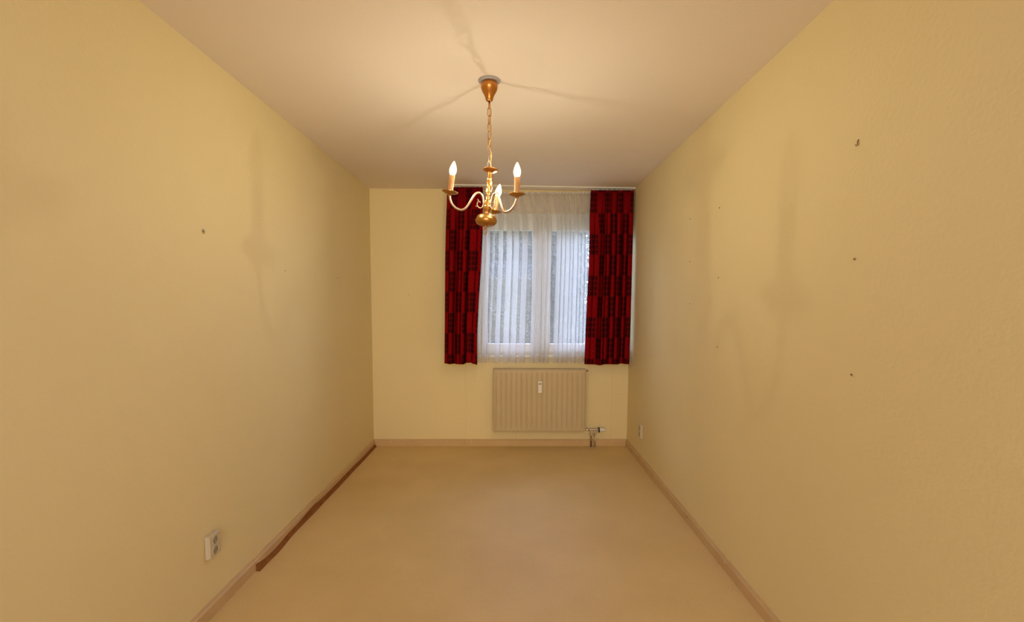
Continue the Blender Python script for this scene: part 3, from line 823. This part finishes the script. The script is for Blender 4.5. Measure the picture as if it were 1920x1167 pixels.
# ------------------------------------------------------------------ outside: lawn and trees
GZ = -1.0
bm = bmesh.new(); boxf(bm, ident, -30, 30, YB + 1.0, 60, GZ - .2, GZ)
tag(obj('ground', fix(bm), M_GRASS), kind='structure')
def tree(x, y, label, hgt, crown_r, n, seed, trunk=.14, s0=.05, s1=.11):
    rnd = random.Random(seed)
    t = tag(empty('tree', (x, y, GZ)), label, 'tree')
    bm = bmesh.new(); top = Vector((x, y, GZ + hgt))
    tube(bm, catmull([(x, y, GZ), (x + .05, y, GZ + hgt * .3), (x - .05, y + .05, GZ + hgt * .6), tuple(top)], 4), trunk, 10, rad=lambda q: trunk * (1 - .8 * q))
    for i in range(14):
        a = rnd.uniform(0, 2 * PI); z = GZ + hgt * rnd.uniform(.15, .8); L = crown_r * rnd.uniform(.5, .9)
        tube(bm, [(x, y, z), (x + L * .5 * math.cos(a), y + L * .5 * math.sin(a), z + .3), (x + L * math.cos(a), y + L * math.sin(a), z + .7)], .03, 6, rad=lambda q: .04 * (1 - .7 * q))
    obj('trunk', fix(bm), M_BARK, t, True)
    bm = bmesh.new(); cz = GZ + hgt * .52
    for i in range(n):
        while True:
            p = Vector((rnd.uniform(-1, 1), rnd.uniform(-1, 1), rnd.uniform(-1, 1)))
            if p.length < 1 and p.length > rnd.uniform(0, .8): break
        c = Vector((x + p.x * crown_r, y + p.y * crown_r, cz + p.z * hgt * .52))
        if c.z < GZ + .05: continue
        s = rnd.uniform(s0, s1); d1 = Vector((rnd.gauss(0, 1), rnd.gauss(0, 1), rnd.gauss(0, 1))).normalized(); d2 = d1.orthogonal().normalized()
        bm.faces.new([bm.verts.new(c + d1 * s), bm.verts.new(c + d2 * s * .5), bm.verts.new(c - d1 * s), bm.verts.new(c - d2 * s * .5)])
    obj('foliage', bm, M_LEAF, t)
tree(2.45, YB + 5.4, 'slender tree with small leaves and bright sky gaps at the right edge of the window', 5.6, 1.0, 12000, 2, .07, .028, .055)
# clipped hedge: a closed, bumpy body with loose leaves on its face
hy_ = YB + 9.5
hd = tag(empty('hedge', (-1.5, hy_, GZ)), 'tall dense grey-green hedge filling the view behind the net curtain', 'hedge')
from mathutils import noise
HX0, HX1, HZ, HT = -9.0, 2.25, 5.6, 1.3
def hp(x, y, z, n):
    q = Vector((x, y, z)); k = noise.noise(q * 1.3) * .22 + noise.noise(q * 4.5) * .08
    return q + n * k
bm = bmesh.new()
def sheet(f, nu, nv):
    g = [[bm.verts.new(f(i / nu, j / nv)) for i in range(nu + 1)] for j in range(nv + 1)]
    for j in range(nv):
        for i in range(nu): bm.faces.new((g[j][i], g[j][i + 1], g[j + 1][i + 1], g[j + 1][i]))
sheet(lambda u, v: hp(HX0 + (HX1 - HX0) * u, hy_, GZ + HZ * v, Vector((0, -1, 0))), 150, 80)
sheet(lambda u, v: hp(HX1, hy_ + HT * u, GZ + HZ * v, Vector((1, 0, 0))), 24, 80)
sheet(lambda u, v: hp(HX0, hy_ + HT * u, GZ + HZ * v, Vector((-1, 0, 0))), 12, 40)
sheet(lambda u, v: hp(HX0 + (HX1 - HX0) * u, hy_ + HT, GZ + HZ * v, Vector((0, 1, 0))), 60, 40)
sheet(lambda u, v: hp(HX0 + (HX1 - HX0) * u, hy_ + HT * v, GZ + HZ, Vector((0, 0, 1))), 150, 12)
obj('body', bm, M_LEAF, hd)
rnd = random.Random(4); bm = bmesh.new()
for i in range(24000):
    x = rnd.uniform(-3.2, HX1 + .15); z = GZ + rnd.uniform(.4, HZ + .1)
    c = hp(x, hy_ - rnd.uniform(.0, .12), z, Vector((0, -1, 0))); s_ = rnd.uniform(.025, .055)
    d1 = Vector((rnd.gauss(0, 1), rnd.gauss(0, .5), rnd.gauss(0, 1))).normalized(); d2 = d1.cross(Vector((rnd.gauss(0, .5), 1, rnd.gauss(0, .5)))).normalized()
    bm.faces.new([bm.verts.new(c + d1 * s_), bm.verts.new(c + d2 * s_ * .6), bm.verts.new(c - d1 * s_), bm.verts.new(c - d2 * s_ * .6)])
obj('foliage', bm, M_LEAF, hd)
